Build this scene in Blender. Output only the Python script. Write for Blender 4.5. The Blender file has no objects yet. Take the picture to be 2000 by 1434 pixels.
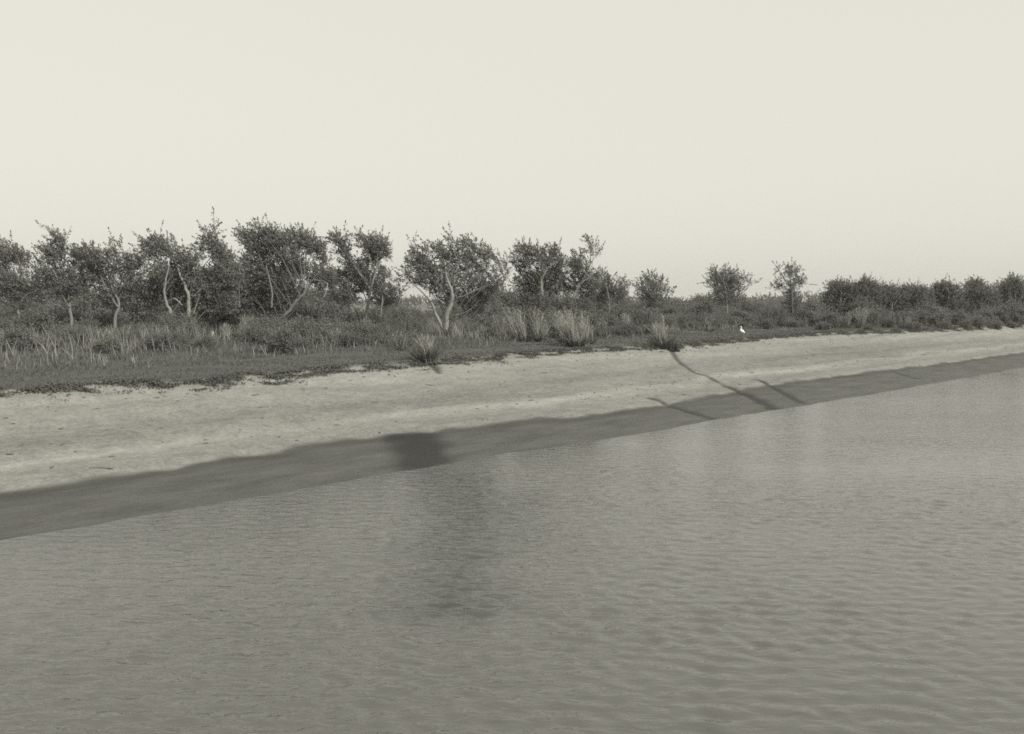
import bpy, math, random
import numpy as np
random.seed(7)
rng = np.random.default_rng(11)
R = math.radians
S = bpy.context.scene
C = S.collection

# ------------------------------------------------------------------ camera
H = 4.5                                   # eye height above the water, on a boat's deck
F = 1850.0                                # focal length in photo pixels (2000 px wide)
HOR = 588.0                               # photo row of the horizon
TH = math.atan((717 - HOR) / F)
cd = bpy.data.cameras.new('camera'); cam = bpy.data.objects.new('camera', cd); C.objects.link(cam)
cam.location = (0, 0, H); cam.rotation_euler = (math.pi / 2 - TH, 0, 0)
cd.sensor_width = 36; cd.lens = F / 2000 * 36; cd.clip_end = 20000; cd.clip_start = .1
S.camera = cam

# ------------------------------------------------------------------ sky, sun, exposure
SUN_DIR = np.array((.60, -.58, .55)); SUN_DIR /= np.linalg.norm(SUN_DIR)      # towards the sun
elev = math.asin(SUN_DIR[2]); azim = math.atan2(SUN_DIR[0], SUN_DIR[1])
W = bpy.data.worlds.new('World'); S.world = W; W.use_nodes = True
nt = W.node_tree; nt.nodes.clear()
sky = nt.nodes.new('ShaderNodeTexSky'); sky.sky_type = 'NISHITA'; sky.sun_disc = False
sky.sun_elevation = elev; sky.sun_rotation = azim; sky.dust_density = 5; sky.air_density = 1.2
bw = nt.nodes.new('ShaderNodeRGBToBW')
pw = nt.nodes.new('ShaderNodeMath'); pw.operation = 'POWER'; pw.inputs[1].default_value = .10
cmb = nt.nodes.new('ShaderNodeVectorMath'); cmb.operation = 'SCALE'; cmb.inputs[0].default_value = (1, .982, .872)
bg = nt.nodes.new('ShaderNodeBackground'); bg.inputs[1].default_value = .15
gain = nt.nodes.new('ShaderNodeMath'); gain.operation = 'MULTIPLY'; gain.inputs[1].default_value = 4.75
wo = nt.nodes.new('ShaderNodeOutputWorld')
L = nt.links.new
L(sky.outputs[0], bw.inputs[0]); L(bw.outputs[0], pw.inputs[0]); L(pw.outputs[0], gain.inputs[0])
L(gain.outputs[0], cmb.inputs['Scale']); L(cmb.outputs[0], bg.inputs[0]); L(bg.outputs[0], wo.inputs[0])
sl = bpy.data.lights.new('sun', 'SUN'); sl.energy = 4.2; sl.angle = R(.8); sl.color = (1, .975, .87)
so = bpy.data.objects.new('sun', sl); C.objects.link(so)
from mathutils import Vector
so.rotation_euler = Vector(SUN_DIR).to_track_quat('Z', 'Y').to_euler()
so.location = (40, -20, 60)
S.view_settings.view_transform = 'Standard'; S.view_settings.look = 'None'
S.view_settings.exposure = 0; S.view_settings.gamma = 1
S.render.engine = 'CYCLES'
S.cycles.filter_width = 1.7; S.cycles.use_denoising = False               # soft lens of an old folding camera
S.cycles.max_bounces = 8; S.cycles.diffuse_bounces = 6; S.cycles.transmission_bounces = 6

# ------------------------------------------------------------------ helpers
def ray(px, py):
    x = (px - 1000) / F; y = -(py - 717) / F
    d = np.array((x, math.cos(TH) + y * math.sin(TH), -math.sin(TH) + y * math.cos(TH)))
    return d
def P(px, py, depth):                     # point on the pixel's ray at world depth Y
    d = ray(px, py); return np.array((0, 0, H)) + d * (depth / d[1])
def hit(px, py, z):                       # pixel's ray with the level z
    d = ray(px, py); t = (z - H) / d[2]
    return np.array((0, 0, H)) + d * t
BA = math.atan2((2740 - 1000) / F, 1 / math.cos(TH))
DU = np.array((math.sin(BA), math.cos(BA))); DN = np.array((-DU[1], DU[0]))
def us(p): return np.dot(DU, p[..., :2].T if np.ndim(p) > 1 else p[:2]), np.dot(DN, p[..., :2].T if np.ndim(p) > 1 else p[:2])
def xy(u, s): return DU[0] * u + DN[0] * s, DU[1] * u + DN[1] * s

def sines(u, s, n, lo, hi, seed, anis=1.0):
    r = np.random.default_rng(seed); o = np.zeros_like(u * 1.0 + s * 0)
    for i in range(n):
        w = lo * (hi / lo) ** r.random(); k = 2 * math.pi / w; a = r.random() * 6.283; p = r.random() * 6.283
        o = o + np.sin(k * (math.cos(a) * u / anis + math.sin(a) * s) + p) * (w / hi) ** .6
    return o / math.sqrt(n)

EW, E1, E2, ET = 0.0, .25, 1.92, 2.10
def edge(pts, z):
    a = np.array([us(hit(x, y, z)) for x, y in pts]); a = a[np.argsort(a[:, 0])]
    return a[:, 0], a[:, 1]
w_u, w_s = edge([(-40, 1060), (285, 1008), (480, 975), (640, 948), (800, 918), (1000, 884), (1160, 862), (1400, 821), (1600, 787), (1810, 752), (2040, 710)], EW)
b_u, b_s = edge([(-40, 962), (285, 918), (335, 913), (390, 898), (480, 886), (545, 882), (580, 871), (615, 864), (680, 856), (760, 850), (850, 840), (1000, 822), (1130, 811), (1290, 789), (1400, 770), (1500, 751), (1600, 738), (1700, 725), (1810, 713), (2040, 682)], E1)
v_u, v_s = edge([(-40, 764), (285, 744), (450, 736), (620, 719), (820, 705), (1000, 691), (1150, 680), (1300, 674), (1400, 665), (1500, 656), (1600, 650), (1810, 643), (2040, 634)], E2)
def sW(u): return np.interp(u, w_u, w_s)
def sB(u): return np.interp(u, b_u, b_s) + .10 * sines(u, 0 * u, 7, .7, 3, 5)
def sV(u): return np.interp(u, v_u, v_s) + .18 * sines(u, 0 * u, 9, .6, 5, 6)

# drainage rills (photo polylines on the bank) with half widths in metres
def bank_pt(px, py):                      # march the ray onto the bank profile
    d = ray(px, py)
    lo, hi = 5.0, 400.0
    for t in np.concatenate([np.arange(8, 90, .15), np.arange(90, 500, 1)]):
        p = np.array((0, 0, H)) + d * t
        u, s = us(p)
        if p[2] <= base_z(np.array(u), np.array(s)): return p
    return p
def base_z(u, s):
    w, b, v = sW(u), np.interp(u, b_u, b_s), np.interp(u, v_u, v_s)
    t = np.clip((s - w) / (b - w), 0, 1); z1 = EW + (E1 - .07) * t
    z1 = z1 - np.clip(w - s, 0, 20) * .10
    t2 = np.clip((s - b) / (v - b), 0, 1)
    z2 = (E2 - E1 - .12) * (t2 * .75 + .25 * t2 ** 2)
    sc = .07 * np.clip((s - b) / .25 + .5, 0, 1)
    lip = .14 * np.clip((s - v) / .35 + .5, 0, 1)
    top = (ET - E2) * np.clip((s - v) / 14, 0, 1)
    return z1 + sc + z2 + lip + top
RILLS = [([(1306, 678), (1318, 697), (1335, 715), (1352, 724), (1385, 738), (1420, 755), (1440, 762)], .17, .75),
         ([(1425, 758), (1455, 770), (1485, 783), (1512, 800)], .34, .85),
         ([(1478, 741), (1502, 752), (1530, 767), (1567, 788)], .24, .8),
         ([(1272, 777), (1298, 788), (1340, 803), (1395, 820)], .24, .75),
         ([(825, 700), (845, 712), (858, 730)], .22, .8),
         ([(1745, 727), (1790, 740)], .22, .55),
         ([(1254, 656), (1290, 671), (1308, 680)], .25, .55)]
RW = [(np.array([us(bank_pt(*p)) for p in pl]), w, a) for pl, w, a in RILLS]
def seg_dist(u, s, pl):
    d = np.full(u.shape, 1e9)
    for (a, b) in zip(pl[:-1], pl[1:]):
        ab = b - a; t = np.clip(((u - a[0]) * ab[0] + (s - a[1]) * ab[1]) / (ab @ ab), 0, 1)
        d = np.minimum(d, np.hypot(u - a[0] - t * ab[0], s - a[1] - t * ab[1]))
    return d
# the dark tongue on the wet band: outline in the photo, filled by polygon test
BLOB = np.array([us(hit(x, y, .1)) for x, y in [(750, 848), (800, 847), (845, 845), (866, 864), (880, 890), (884, 915), (868, 935), (840, 950), (815, 945), (792, 910), (770, 876)]])
def poly_sd(u, s, pl):
    d = seg_dist(u, s, np.vstack([pl, pl[:1]]))
    ins = np.zeros(u.shape, bool); j = len(pl) - 1
    for i in range(len(pl)):
        a, b = pl[i], pl[j]
        c = ((a[1] > s) != (b[1] > s)) & (u < (b[0] - a[0]) * (s - a[1]) / (b[1] - a[1] + 1e-12) + a[0])
        ins ^= c; j = i
    return np.where(ins, -d, d)
def ground_z(u, s):
    u = np.asarray(u, float); s = np.asarray(s, float)
    z = base_z(u, s + .12 * sines(u, s, 6, 1, 6, 9))
    b, v = np.interp(u, b_u, b_s), np.interp(u, v_u, v_s)
    on = np.clip((s - b) / .5, 0, 1) * np.clip((v - s) / .5, 0, 1)
    z = z + on * (.016 * sines(u, s, 14, .4, 2.5, 22) + .018 * sines(u, s, 10, .4, 2.5, 21, 4) + .03 * np.sin((s - b) * 3.1 + .4 * sines(u, s, 4, 5, 15, 31)))
    up = np.clip((s - v) / 2, 0, 1)
    z = z + up * (.05 * sines(u, s, 10, .8, 7, 41) + .15 * sines(u, s, 5, 15, 60, 43) * np.clip((s - v) / 25, 0, 1))
    return z
def gp(px, py):                           # pixel onto the ground (final height)
    p = bank_pt(px, py); u, s = us(p); p[2] = float(ground_z(u, s)); return p

# ------------------------------------------------------------------ mesh builders
def mesh_np(name, V, Q, smooth=False):
    V = np.asarray(V, np.float32); Q = np.asarray(Q, np.int32); k = Q.shape[1]
    m = bpy.data.meshes.new(name)
    m.vertices.add(len(V)); m.vertices.foreach_set('co', V.ravel())
    m.loops.add(Q.size); m.loops.foreach_set('vertex_index', Q.ravel())
    m.polygons.add(len(Q)); m.polygons.foreach_set('loop_start', np.arange(len(Q), dtype=np.int32) * k)
    if smooth: m.polygons.foreach_set('use_smooth', np.ones(len(Q), bool))
    m.update(calc_edges=True); m.validate()
    return m
def attr(m, name, vals):
    a = m.attributes.new(name, 'FLOAT', 'POINT'); a.data.foreach_set('value', np.asarray(vals, np.float32).ravel())
def link(name, mesh, mat, parent=None):
    o = bpy.data.objects.new(name, mesh); C.objects.link(o)
    if mat and not mesh.materials: mesh.materials.append(mat)
    if parent: o.parent = parent
    return o
def thing(name, loc, label, cat, group=None):
    o = bpy.data.objects.new(name, None); C.objects.link(o); o.location = loc; o.empty_display_size = .3
    o['label'] = label; o['category'] = cat
    if group: o['group'] = group
    return o
class MB:
    def __init__(s): s.V = []; s.Q = []; s.n = 0
    def add(s, V, Q): s.V.append(np.asarray(V, float)); s.Q.append(np.asarray(Q) + s.n); s.n += len(V)
    def tube(s, pts, rad, k=7):
        pts = np.asarray(pts, float); n = len(pts)
        t = np.gradient(pts, axis=0); t /= np.linalg.norm(t, axis=1)[:, None] + 1e-9
        ref = np.array((.3, 1, .1)); a = np.cross(t, ref); a /= np.linalg.norm(a, axis=1)[:, None]; b = np.cross(t, a)
        ang = np.arange(k) * 2 * math.pi / k
        V = pts[:, None] + (np.cos(ang)[None, :, None] * a[:, None] + np.sin(ang)[None, :, None] * b[:, None]) * np.asarray(rad)[:, None, None]
        i = np.arange(n - 1)[:, None] * k; j = np.arange(k)[None]; j2 = (j + 1) % k
        Q = np.stack([i + j, i + j2, i + k + j2, i + k + j], -1).reshape(-1, 4)
        V = V.reshape(-1, 3)
        V = np.vstack([V, pts[-1:]]); c = len(V) - 1; o = (n - 1) * k
        Q = np.vstack([Q, [[o + m, o + (m + 1) % k, c, c] for m in range(0, 0)]]) if False else Q
        s.add(V, Q)
    def build(s, name, mat, parent=None, smooth=False, off=None):
        V = np.vstack(s.V)
        if off is not None: V = V - off
        return link(name, mesh_np(name, V, np.vstack(s.Q), smooth), mat, parent)

def curve(pts, n):                        # smooth polyline through points
    pts = np.asarray(pts, float); k = len(pts)
    if k == 2: return pts[0] + (pts[1] - pts[0]) * np.linspace(0, 1, n)[:, None]
    t = np.linspace(0, k - 1, n); out = []
    for x in t:
        i = min(int(x), k - 2); f = x - i
        p0, p1, p2, p3 = pts[max(i - 1, 0)], pts[i], pts[i + 1], pts[min(i + 2, k - 1)]
        out.append(.5 * (2 * p1 + (p2 - p0) * f + (2 * p0 - 5 * p1 + 4 * p2 - p3) * f * f + (3 * p1 - p0 - 3 * p2 + p3) * f ** 3))
    return np.array(out)
def unit(v): return v / (np.linalg.norm(v, axis=-1, keepdims=True) + 1e-9)
def leaves(cent, axis, length, width):    # diamond leaves, bent a little along the midrib
    n = len(cent); side = unit(np.cross(axis, unit(rng.normal(size=(n, 3)))))
    l = length[:, None]; w = width[:, None]
    nrm = np.cross(axis, side)
    V = np.stack([cent - axis * l * .5, cent + side * w * .5 + nrm * l * .08, cent + axis * l * .5, cent - side * w * .5 + nrm * l * .08], 1).reshape(-1, 3)
    Q = np.arange(4 * n).reshape(n, 4)
    return V, Q
def blades(root, tip_dir, h, w, bend):    # grass blades: two stacked quads tapering
    n = len(root); side = unit(np.cross(tip_dir, unit(rng.normal(size=(n, 3)))))
    bd = unit(rng.normal(size=(n, 3)) * (1, 1, .1)) * bend[:, None] if np.ndim(bend) == 1 else bend
    m = root + tip_dir * (h * .55)[:, None] + bd * (h * .25)[:, None]
    t = root + tip_dir * (h * .95)[:, None] + bd * h[:, None]
    w = w[:, None]
    V = np.stack([root - side * w * .5, root + side * w * .5, m + side * w * .42, m - side * w * .42, t + side * w * .1, t - side * w * .1], 1).reshape(-1, 3)
    i = np.arange(n)[:, None] * 6
    Q = np.concatenate([i + [0, 1, 2, 3], i + [3, 2, 4, 5]], 0)
    return V, Q

# ------------------------------------------------------------------ materials (the print is monochrome: neutral, faintly warm greys)
def g(v): return (v, v * .995, v * .93, 1)
def mat(name):
    m = bpy.data.materials.new(name); m.use_nodes = True; n = m.node_tree
    for x in list(n.nodes): n.nodes.remove(x)
    out = n.nodes.new('ShaderNodeOutputMaterial'); return m, n, out
def N(n, t, **kw):
    x = n.nodes.new(t)
    for k, v in kw.items(): setattr(x, k, v)
    return x
def ramp(n, fac, stops):
    r = N(n, 'ShaderNodeValToRGB'); e = r.color_ramp.elements
    while len(e) < len(stops): e.new(.5)
    for x, (p, c) in zip(e, stops): x.position = p; x.color = c
    n.links.new(fac, r.inputs[0]); return r.outputs[0]
def noise(n, scale, detail=4, rough=.55, vec=None, dist=0):
    x = N(n, 'ShaderNodeTexNoise'); x.inputs['Scale'].default_value = scale; x.inputs['Detail'].default_value = detail
    x.inputs['Roughness'].default_value = rough; x.inputs['Distortion'].default_value = dist
    if vec is None: vec = N(n, 'ShaderNodeTexCoord').outputs['Object']
    n.links.new(vec, x.inputs['Vector'])
    return x.outputs['Fac']
def math_(n, op, a, b=None, c=None, clamp=False):
    x = N(n, 'ShaderNodeMath', operation=op); x.use_clamp = clamp
    for i, v in enumerate((a, b, c)):
        if v is None: continue
        if isinstance(v, (int, float)): x.inputs[i].default_value = v
        else: n.links.new(v, x.inputs[i])
    return x.outputs[0]
def mix(n, f, a, b):
    x = N(n, 'ShaderNodeMix', data_type='RGBA')
    for s, v in ((0, f), (6, a), (7, b)):
        if isinstance(v, (int, float)): x.inputs[s].default_value = v
        elif isinstance(v, tuple): x.inputs[s].default_value = v
        else: n.links.new(v, x.inputs[s])
    return x.outputs[2]
def leaf_mat(name, lo, hi, trans=.47):
    m, n, out = mat(name)
    gm = N(n, 'ShaderNodeNewGeometry')
    nz = noise(n, 1.1, 2)
    f = math_(n, 'ADD', math_(n, 'MULTIPLY', gm.outputs['Random Per Island'], .6), math_(n, 'MULTIPLY', nz, .4))
    col = ramp(n, f, [(.15, g(lo)), (.85, g(hi))])
    d = N(n, 'ShaderNodeBsdfPrincipled'); d.inputs['Roughness'].default_value = .55
    d.inputs['Specular IOR Level'].default_value = .3
    t = N(n, 'ShaderNodeBsdfTranslucent'); mx = N(n, 'ShaderNodeMixShader'); mx.inputs[0].default_value = trans
    n.links.new(col, d.inputs['Base Color']); n.links.new(col, t.inputs['Color'])
    n.links.new(d.outputs[0], mx.inputs[1]); n.links.new(t.outputs[0], mx.inputs[2]); n.links.new(mx.outputs[0], out.inputs[0])
    return m
M = {}
M['leaf'] = leaf_mat('leaf', .15, .27)
M['leaf_dark'] = leaf_mat('leaf_dark', .14, .25)
M['leaf_grey'] = leaf_mat('leaf_grey', .17, .28)
M['leaf_far'] = leaf_mat('leaf_far', .13, .18)
M['straw'] = leaf_mat('straw', .24, .42, .3)
M['straw_mid'] = leaf_mat('straw_mid', .18, .32, .3)
M['skirt'] = leaf_mat('skirt', .09, .15, .3)
M['turf'] = leaf_mat('turf', .08, .13, .25)
def bark(name, lo, hi):
    m, n, out = mat(name); tc = N(n, 'ShaderNodeTexCoord')
    mp = N(n, 'ShaderNodeMapping'); mp.inputs['Scale'].default_value = (9, 9, 2.2); n.links.new(tc.outputs['Object'], mp.inputs[0])
    a = noise(n, 1.6, 6, .65, mp.outputs[0], .6)
    col = ramp(n, a, [(.3, g(lo)), (.7, g(hi))])
    d = N(n, 'ShaderNodeBsdfPrincipled'); d.inputs['Roughness'].default_value = .9; n.links.new(col, d.inputs['Base Color'])
    b = N(n, 'ShaderNodeBump'); b.inputs['Strength'].default_value = .6; b.inputs['Distance'].default_value = .03
    n.links.new(a, b.inputs['Height']); n.links.new(b.outputs[0], d.inputs['Normal']); n.links.new(d.outputs[0], out.inputs[0])
    return m
M['bark'] = bark('pale_bark', .16, .34)
M['bark_dim'] = bark('grey_bark', .10, .22)
M['twig'] = bark('twig', .07, .13)
M['bleached'] = bark('bleached_wood', .3, .5)

# bank and inland ground
m, n, out = mat('bank_ground'); M['ground'] = m
def at(nm): x = N(n, 'ShaderNodeAttribute', attribute_name=nm); return x.outputs['Fac']
tc = N(n, 'ShaderNodeTexCoord')
mp = N(n, 'ShaderNodeMapping'); mp.vector_type = 'POINT'
vr = N(n, 'ShaderNodeVectorRotate', rotation_type='Z_AXIS'); vr.inputs['Angle'].default_value = BA - math.pi / 2   # along-bank axis -> x
vr.inputs['Angle'].default_value = -(math.pi / 2 - BA)
n.links.new(tc.outputs['Object'], vr.inputs['Vector'])
bankv = vr.outputs[0]
mp.inputs['Scale'].default_value = (.10, 1, 1); n.links.new(bankv, mp.inputs[0]); strv = mp.outputs[0]
mp2 = N(n, 'ShaderNodeMapping'); mp2.inputs['Scale'].default_value = (.35, 1, 1); n.links.new(bankv, mp2.inputs[0])
st1 = noise(n, .55, 5, .55, strv, .3); st2 = noise(n, 2.6, 5, .6, mp2.outputs[0], .4)
fine = noise(n, 7, 6, .75); grain = noise(n, 34, 3, .6)
sandf = math_(n, 'ADD', math_(n, 'MULTIPLY', st1, .17), math_(n, 'ADD', math_(n, 'MULTIPLY', st2, .19), math_(n, 'ADD', math_(n, 'MULTIPLY', fine, .36), math_(n, 'ADD', math_(n, 'MULTIPLY', noise(n, 2.2, 6, .7), .14), math_(n, 'MULTIPLY', noise(n, 15, 3, .7), .14)))))
sandf = math_(n, 'ADD', sandf, math_(n, 'MULTIPLY', at('strand'), .075))
sand = ramp(n, sandf, [(.38, g(.125)), (.5, g(.21)), (.62, g(.30))])
wetn = math_(n, 'ADD', math_(n, 'MULTIPLY', noise(n, 1.3, 5, .6, mp2.outputs[0]), .6), math_(n, 'MULTIPLY', fine, .4))
wetc = ramp(n, wetn, [(.36, g(.062)), (.64, g(.110))])
turfn = math_(n, 'ADD', math_(n, 'MULTIPLY', noise(n, .5, 5, .6), .6), math_(n, 'MULTIPLY', fine, .4))
turfc = ramp(n, turfn, [(.35, g(.065)), (.65, g(.105))])
dryc = ramp(n, turfn, [(.35, g(.12)), (.65, g(.21))])
edgen = math_(n, 'ADD', math_(n, 'MULTIPLY', math_(n, 'SUBTRACT', noise(n, 1.4, 6, .7, mp2.outputs[0]), .5), 1.5), math_(n, 'MULTIPLY', math_(n, 'SUBTRACT', fine, .5), .9))
turff = math_(n, 'MULTIPLY_ADD', math_(n, 'ADD', at('dv'), edgen), 2.6, .5, True)
wetf = math_(n, 'MULTIPLY_ADD', math_(n, 'ADD', math_(n, 'MULTIPLY', at('db'), -1.0), math_(n, 'MULTIPLY', math_(n, 'SUBTRACT', fine, .5), .25)), 5.0, .5, True)
col = mix(n, wetf, sand, wetc)
col = mix(n, turff, col, turfc)
col = mix(n, at('dry'), col, dryc)
col = mix(n, at('dark_mark'), col, g(.024))
d = N(n, 'ShaderNodeBsdfPrincipled'); n.links.new(col, d.inputs['Base Color'])
d.inputs['Specular IOR Level'].default_value = .2
n.links.new(math_(n, 'SUBTRACT', .95, math_(n, 'MULTIPLY', wetf, math_(n, 'MULTIPLY_ADD', math_(n, 'MULTIPLY', at('db'), -.3, None, True), .12, .2))), d.inputs['Roughness'])
hgt = math_(n, 'ADD', math_(n, 'MULTIPLY', fine, .6), math_(n, 'ADD', math_(n, 'MULTIPLY', st2, 1.0), math_(n, 'MULTIPLY', grain, .25)))
b = N(n, 'ShaderNodeBump'); b.inputs['Strength'].default_value = .8; b.inputs['Distance'].default_value = .07
n.links.new(hgt, b.inputs['Height']); n.links.new(b.outputs[0], d.inputs['Normal']); n.links.new(d.outputs[0], out.inputs[0])

# water
m, n, out = mat('water'); M['water'] = m
tc = N(n, 'ShaderNodeTexCoord')
def wmap(rot, sx, sy):
    p = N(n, 'ShaderNodeMapping'); p.inputs['Rotation'].default_value = (0, 0, R(rot)); p.inputs['Scale'].default_value = (sx, sy, 1)
    n.links.new(tc.outputs['Object'], p.inputs[0]); return p.outputs[0]
w1 = noise(n, 3.8, 3, .55, wmap(4, .5, 1.3), .5)
w2 = noise(n, 9, 2, .5, wmap(-9, .6, 1.2), .3)
at_ = lambda q: N(n, 'ShaderNodeAttribute', attribute_name=q).outputs['Fac']
dark_water, inshore, chop = at_('dark_water'), at_('inshore'), at_('chop')
hh = math_(n, 'ADD', math_(n, 'MULTIPLY', w1, 1.0), math_(n, 'MULTIPLY', w2, .3))
b = N(n, 'ShaderNodeBump'); b.inputs['Strength'].default_value = 1; b.inputs['Distance'].default_value = .034
n.links.new(math_(n, 'MULTIPLY', hh, chop), b.inputs['Height'])
d = N(n, 'ShaderNodeBsdfPrincipled'); d.inputs['Roughness'].default_value = .07; d.inputs['IOR'].default_value = 1.42
n.links.new(mix(n, dark_water, mix(n, inshore, g(.098), g(.055)), g(.035)), d.inputs['Base Color'])
n.links.new(b.outputs[0], d.inputs['Normal']); n.links.new(d.outputs[0], out.inputs[0])

# ------------------------------------------------------------------ ground sheet
uu = np.unique(np.concatenate([-np.geomspace(5000, 12, 26), np.arange(-12, 110, .23), np.geomspace(110, 6000, 46)]))
ss = np.unique(np.concatenate([np.linspace(6, 14, 6), np.arange(14, 17, .4), np.arange(17, 36, .11), np.arange(36, 80, .6), np.geomspace(80, 7000, 44)]))
U, SS = np.meshgrid(uu, ss, indexing='ij')
Z = ground_z(U, SS)
dark_mark = np.zeros_like(U)  # darker ground colour: rills, tongue and upper edge of the wet band
for pl, w, a in RW:
    ww = w * (1 + .3 * sines(U, SS, 5, .5, 2, 77))
    d_ = seg_dist(U, SS, pl); k = np.clip(1.35 - d_ / np.maximum(ww, .05), 0, 1)
    dark_mark = np.maximum(dark_mark, a * k * k * (3 - 2 * k)); Z -= np.where(Z > .03, np.minimum(.06 * k * (w / .3), Z - .03), 0)
sd = poly_sd(U, SS, BLOB) + .25 * sines(U, SS, 6, .5, 3, 78)
k = np.clip(.6 - sd / 1.05, 0, 1) * np.clip((sB(U) - SS) / .2 + .3, 0, 1); dark_mark = np.maximum(dark_mark, .95 * k * k * (3 - 2 * k))
dark_mark = np.maximum(dark_mark, .38 * np.exp(-((SS - sB(U) + .35) / .35) ** 2) * np.clip(.75 + .5 * sines(U, SS, 7, 2, 16, 79), 0, 1))
X, Y = xy(U, SS)
V = np.stack([X, Y, Z], -1).reshape(-1, 3)
nu, ns = U.shape
i = np.arange(nu - 1)[:, None] * ns + np.arange(ns - 1)[None]
Q = np.stack([i, i + ns, i + ns + 1, i + 1], -1).reshape(-1, 4)
me = mesh_np('ground', V, Q, True)
attr(me, 'dv', SS - sV(U)); attr(me, 'db', SS - sB(U)); attr(me, 'dark_mark', dark_mark)
T2 = (SS - sB(U)) / (np.interp(U, v_u, v_s) - np.interp(U, b_u, b_s))
wob = .05 * sines(U, SS, 6, 3, 14, 61)
bump_ = lambda c_, w_: np.exp(-((T2 + wob - c_) / w_) ** 2)
attr(me, 'strand', .9 * bump_(.25, .035) * (1 + .6 * sines(U, SS, 5, 2, 9, 62, 3)) - .75 * bump_(.46, .13) + .55 * bump_(.85, .14) - .3 * bump_(.05, .05))
attr(me, 'dry', np.clip((SS - sV(U) - 22) / 25, 0, 1) * .9)
gr = link('ground', me, M['ground']); gr['kind'] = 'structure'

# ------------------------------------------------------------------ water sheet with real ripples (to far beyond the frame on both sides)
def steps(a, b, d0, g_):                  # spacing grows by g_ per metre
    o = [a]
    while o[-1] < b: o.append(o[-1] + d0 + (o[-1] - a) * g_)
    return np.array(o)
ax = np.unique(np.round(np.concatenate([-np.geomspace(5000, 30, 22), np.arange(-30, -13, .3), np.arange(-13, 14, .065), np.arange(14, 60, .22), np.geomspace(60, 5000, 26)]), 4))
ay = np.unique(np.round(np.concatenate([-np.geomspace(5000, 4, 24), np.arange(-4, 7, .5), steps(7, 80, .042, .0036), np.geomspace(82, 5000, 24)]), 4))
X, Y = np.meshgrid(ax, ay, indexing='ij')
U = DU[0] * X + DU[1] * Y; SS = DN[0] * X + DN[1] * Y
gap = np.maximum(np.gradient(ax)[:, None], np.gradient(ay)[None])
shore = sW(U) - SS
RUF = np.array([hit(x, y, 0)[:2] for x, y in [(800, 915), (880, 912), (960, 940), (1005, 975), (1000, 1015), (960, 1060), (930, 1110), (915, 1190), (850, 1190), (850, 1090), (840, 1030), (815, 965)]])
rf = np.clip(.62 - poly_sd(X, Y, RUF) / 1.8 + .14 * sines(X, Y, 9, .8, 5, 95), 0, 1)  # streak mask: darker water colour and higher ripples inside the outline
lane = np.clip(.85 + .38 * sines(X, Y, 9, 3, 14, 97, 2.0), .35, 1.5)
amp = np.interp(shore, [-1, 0, .9, 3, 8, 14], [.03, .08, .45, .75, .95, 1.05]) * lane * (1 + .35 * rf)
rw = np.random.default_rng(301); Zw = np.zeros_like(X); NW = 90
for i in range(NW):
    lam = .12 * (.46 / .12) ** (rw.random() ** .8); an = rw.normal() * R(34) + R(8); kk = 2 * math.pi / lam; ph = rw.random() * 6.283
    a_ = .20 * math.sqrt(2 / NW) * lam / (2 * math.pi)
    Zw += a_ * np.clip((lam / gap - 2.6) / 2, 0, 1) * np.sin(kk * (math.sin(an) * X + math.cos(an) * Y) + ph + .5 * np.sin(.35 * X * math.cos(an) + i))
Zw = (Zw + 6 * Zw * np.abs(Zw)) * amp + .005 * sines(X, Y, 10, 2, 8, 91, 1.6) * np.clip(shore / 3, .05, 1)
nx, ny = X.shape; i_ = np.arange(nx - 1)[:, None] * ny + np.arange(ny - 1)[None]
me = mesh_np('water', np.stack([X, Y, Zw], -1).reshape(-1, 3), np.stack([i_, i_ + ny, i_ + ny + 1, i_ + 1], -1).reshape(-1, 4), True)
attr(me, 'dark_water', rf); attr(me, 'chop', np.interp(shore, [-1, 0, 3, 8, 14], [.6, .8, .9, 1, 1]) * lane)
attr(me, 'inshore', np.clip(1 - (shore + .5 * sines(U, SS, 8, 2, 9, 96, 2)) / np.interp(U, [0, 22, 40], [4.5, 3.0, .5]), 0, 1))  # water colour darkens towards the shore, over a wider strip at the left
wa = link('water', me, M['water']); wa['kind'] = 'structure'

# ------------------------------------------------------------------ trees
WIND = np.array((-.45, .0, .25))
def sprays(mb_leaf, mb_twig, c, r, count, ll=(.13, .24), nl=15, sl=(.35, .85), wind=1.0, shell=.45):
    v = unit(rng.normal(size=(count, 3))); rad = rng.random(count) ** shell
    p0 = c + v * r * rad[:, None]
    dr = unit(v * .55 + WIND * wind + np.array((0, 0, .35)) + rng.normal(size=(count, 3)) * .38)
    L_ = rng.uniform(*sl, count)
    p1 = p0 + dr * L_[:, None]
    t = rng.random((count, nl)) ** .8
    cen = p0[:, None] + (p1 - p0)[:, None] * t[..., None] + rng.normal(size=(count, nl, 3)) * (.10 * (1.15 - t))[..., None]
    ax = unit(dr[:, None] * .8 + rng.normal(size=(count, nl, 3)) * .7)
    n_ = count * nl; ln = rng.uniform(*ll, n_)
    mb_leaf.add(*leaves(cen.reshape(-1, 3), ax.reshape(-1, 3), ln, ln * rng.uniform(.42, .62, n_)))
    if mb_twig is not None:
        back = p0 - dr * .4
        s_ = unit(np.cross(dr, rng.normal(size=(count, 3)))) * .012
        s2 = unit(np.cross(dr, s_)) * .012
        V = np.stack([back + s_, back - s_ * .5 + s2, back - s_ * .5 - s2, p1 + s_ * .3, p1 - s_ * .2 + s2 * .3, p1 - s_ * .2 - s2 * .3], 1).reshape(-1, 3)
        i = np.arange(count)[:, None] * 6
        mb_twig.add(V, np.concatenate([i + [0, 1, 4, 3], i + [1, 2, 5, 4], i + [2, 0, 3, 5]]))

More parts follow.
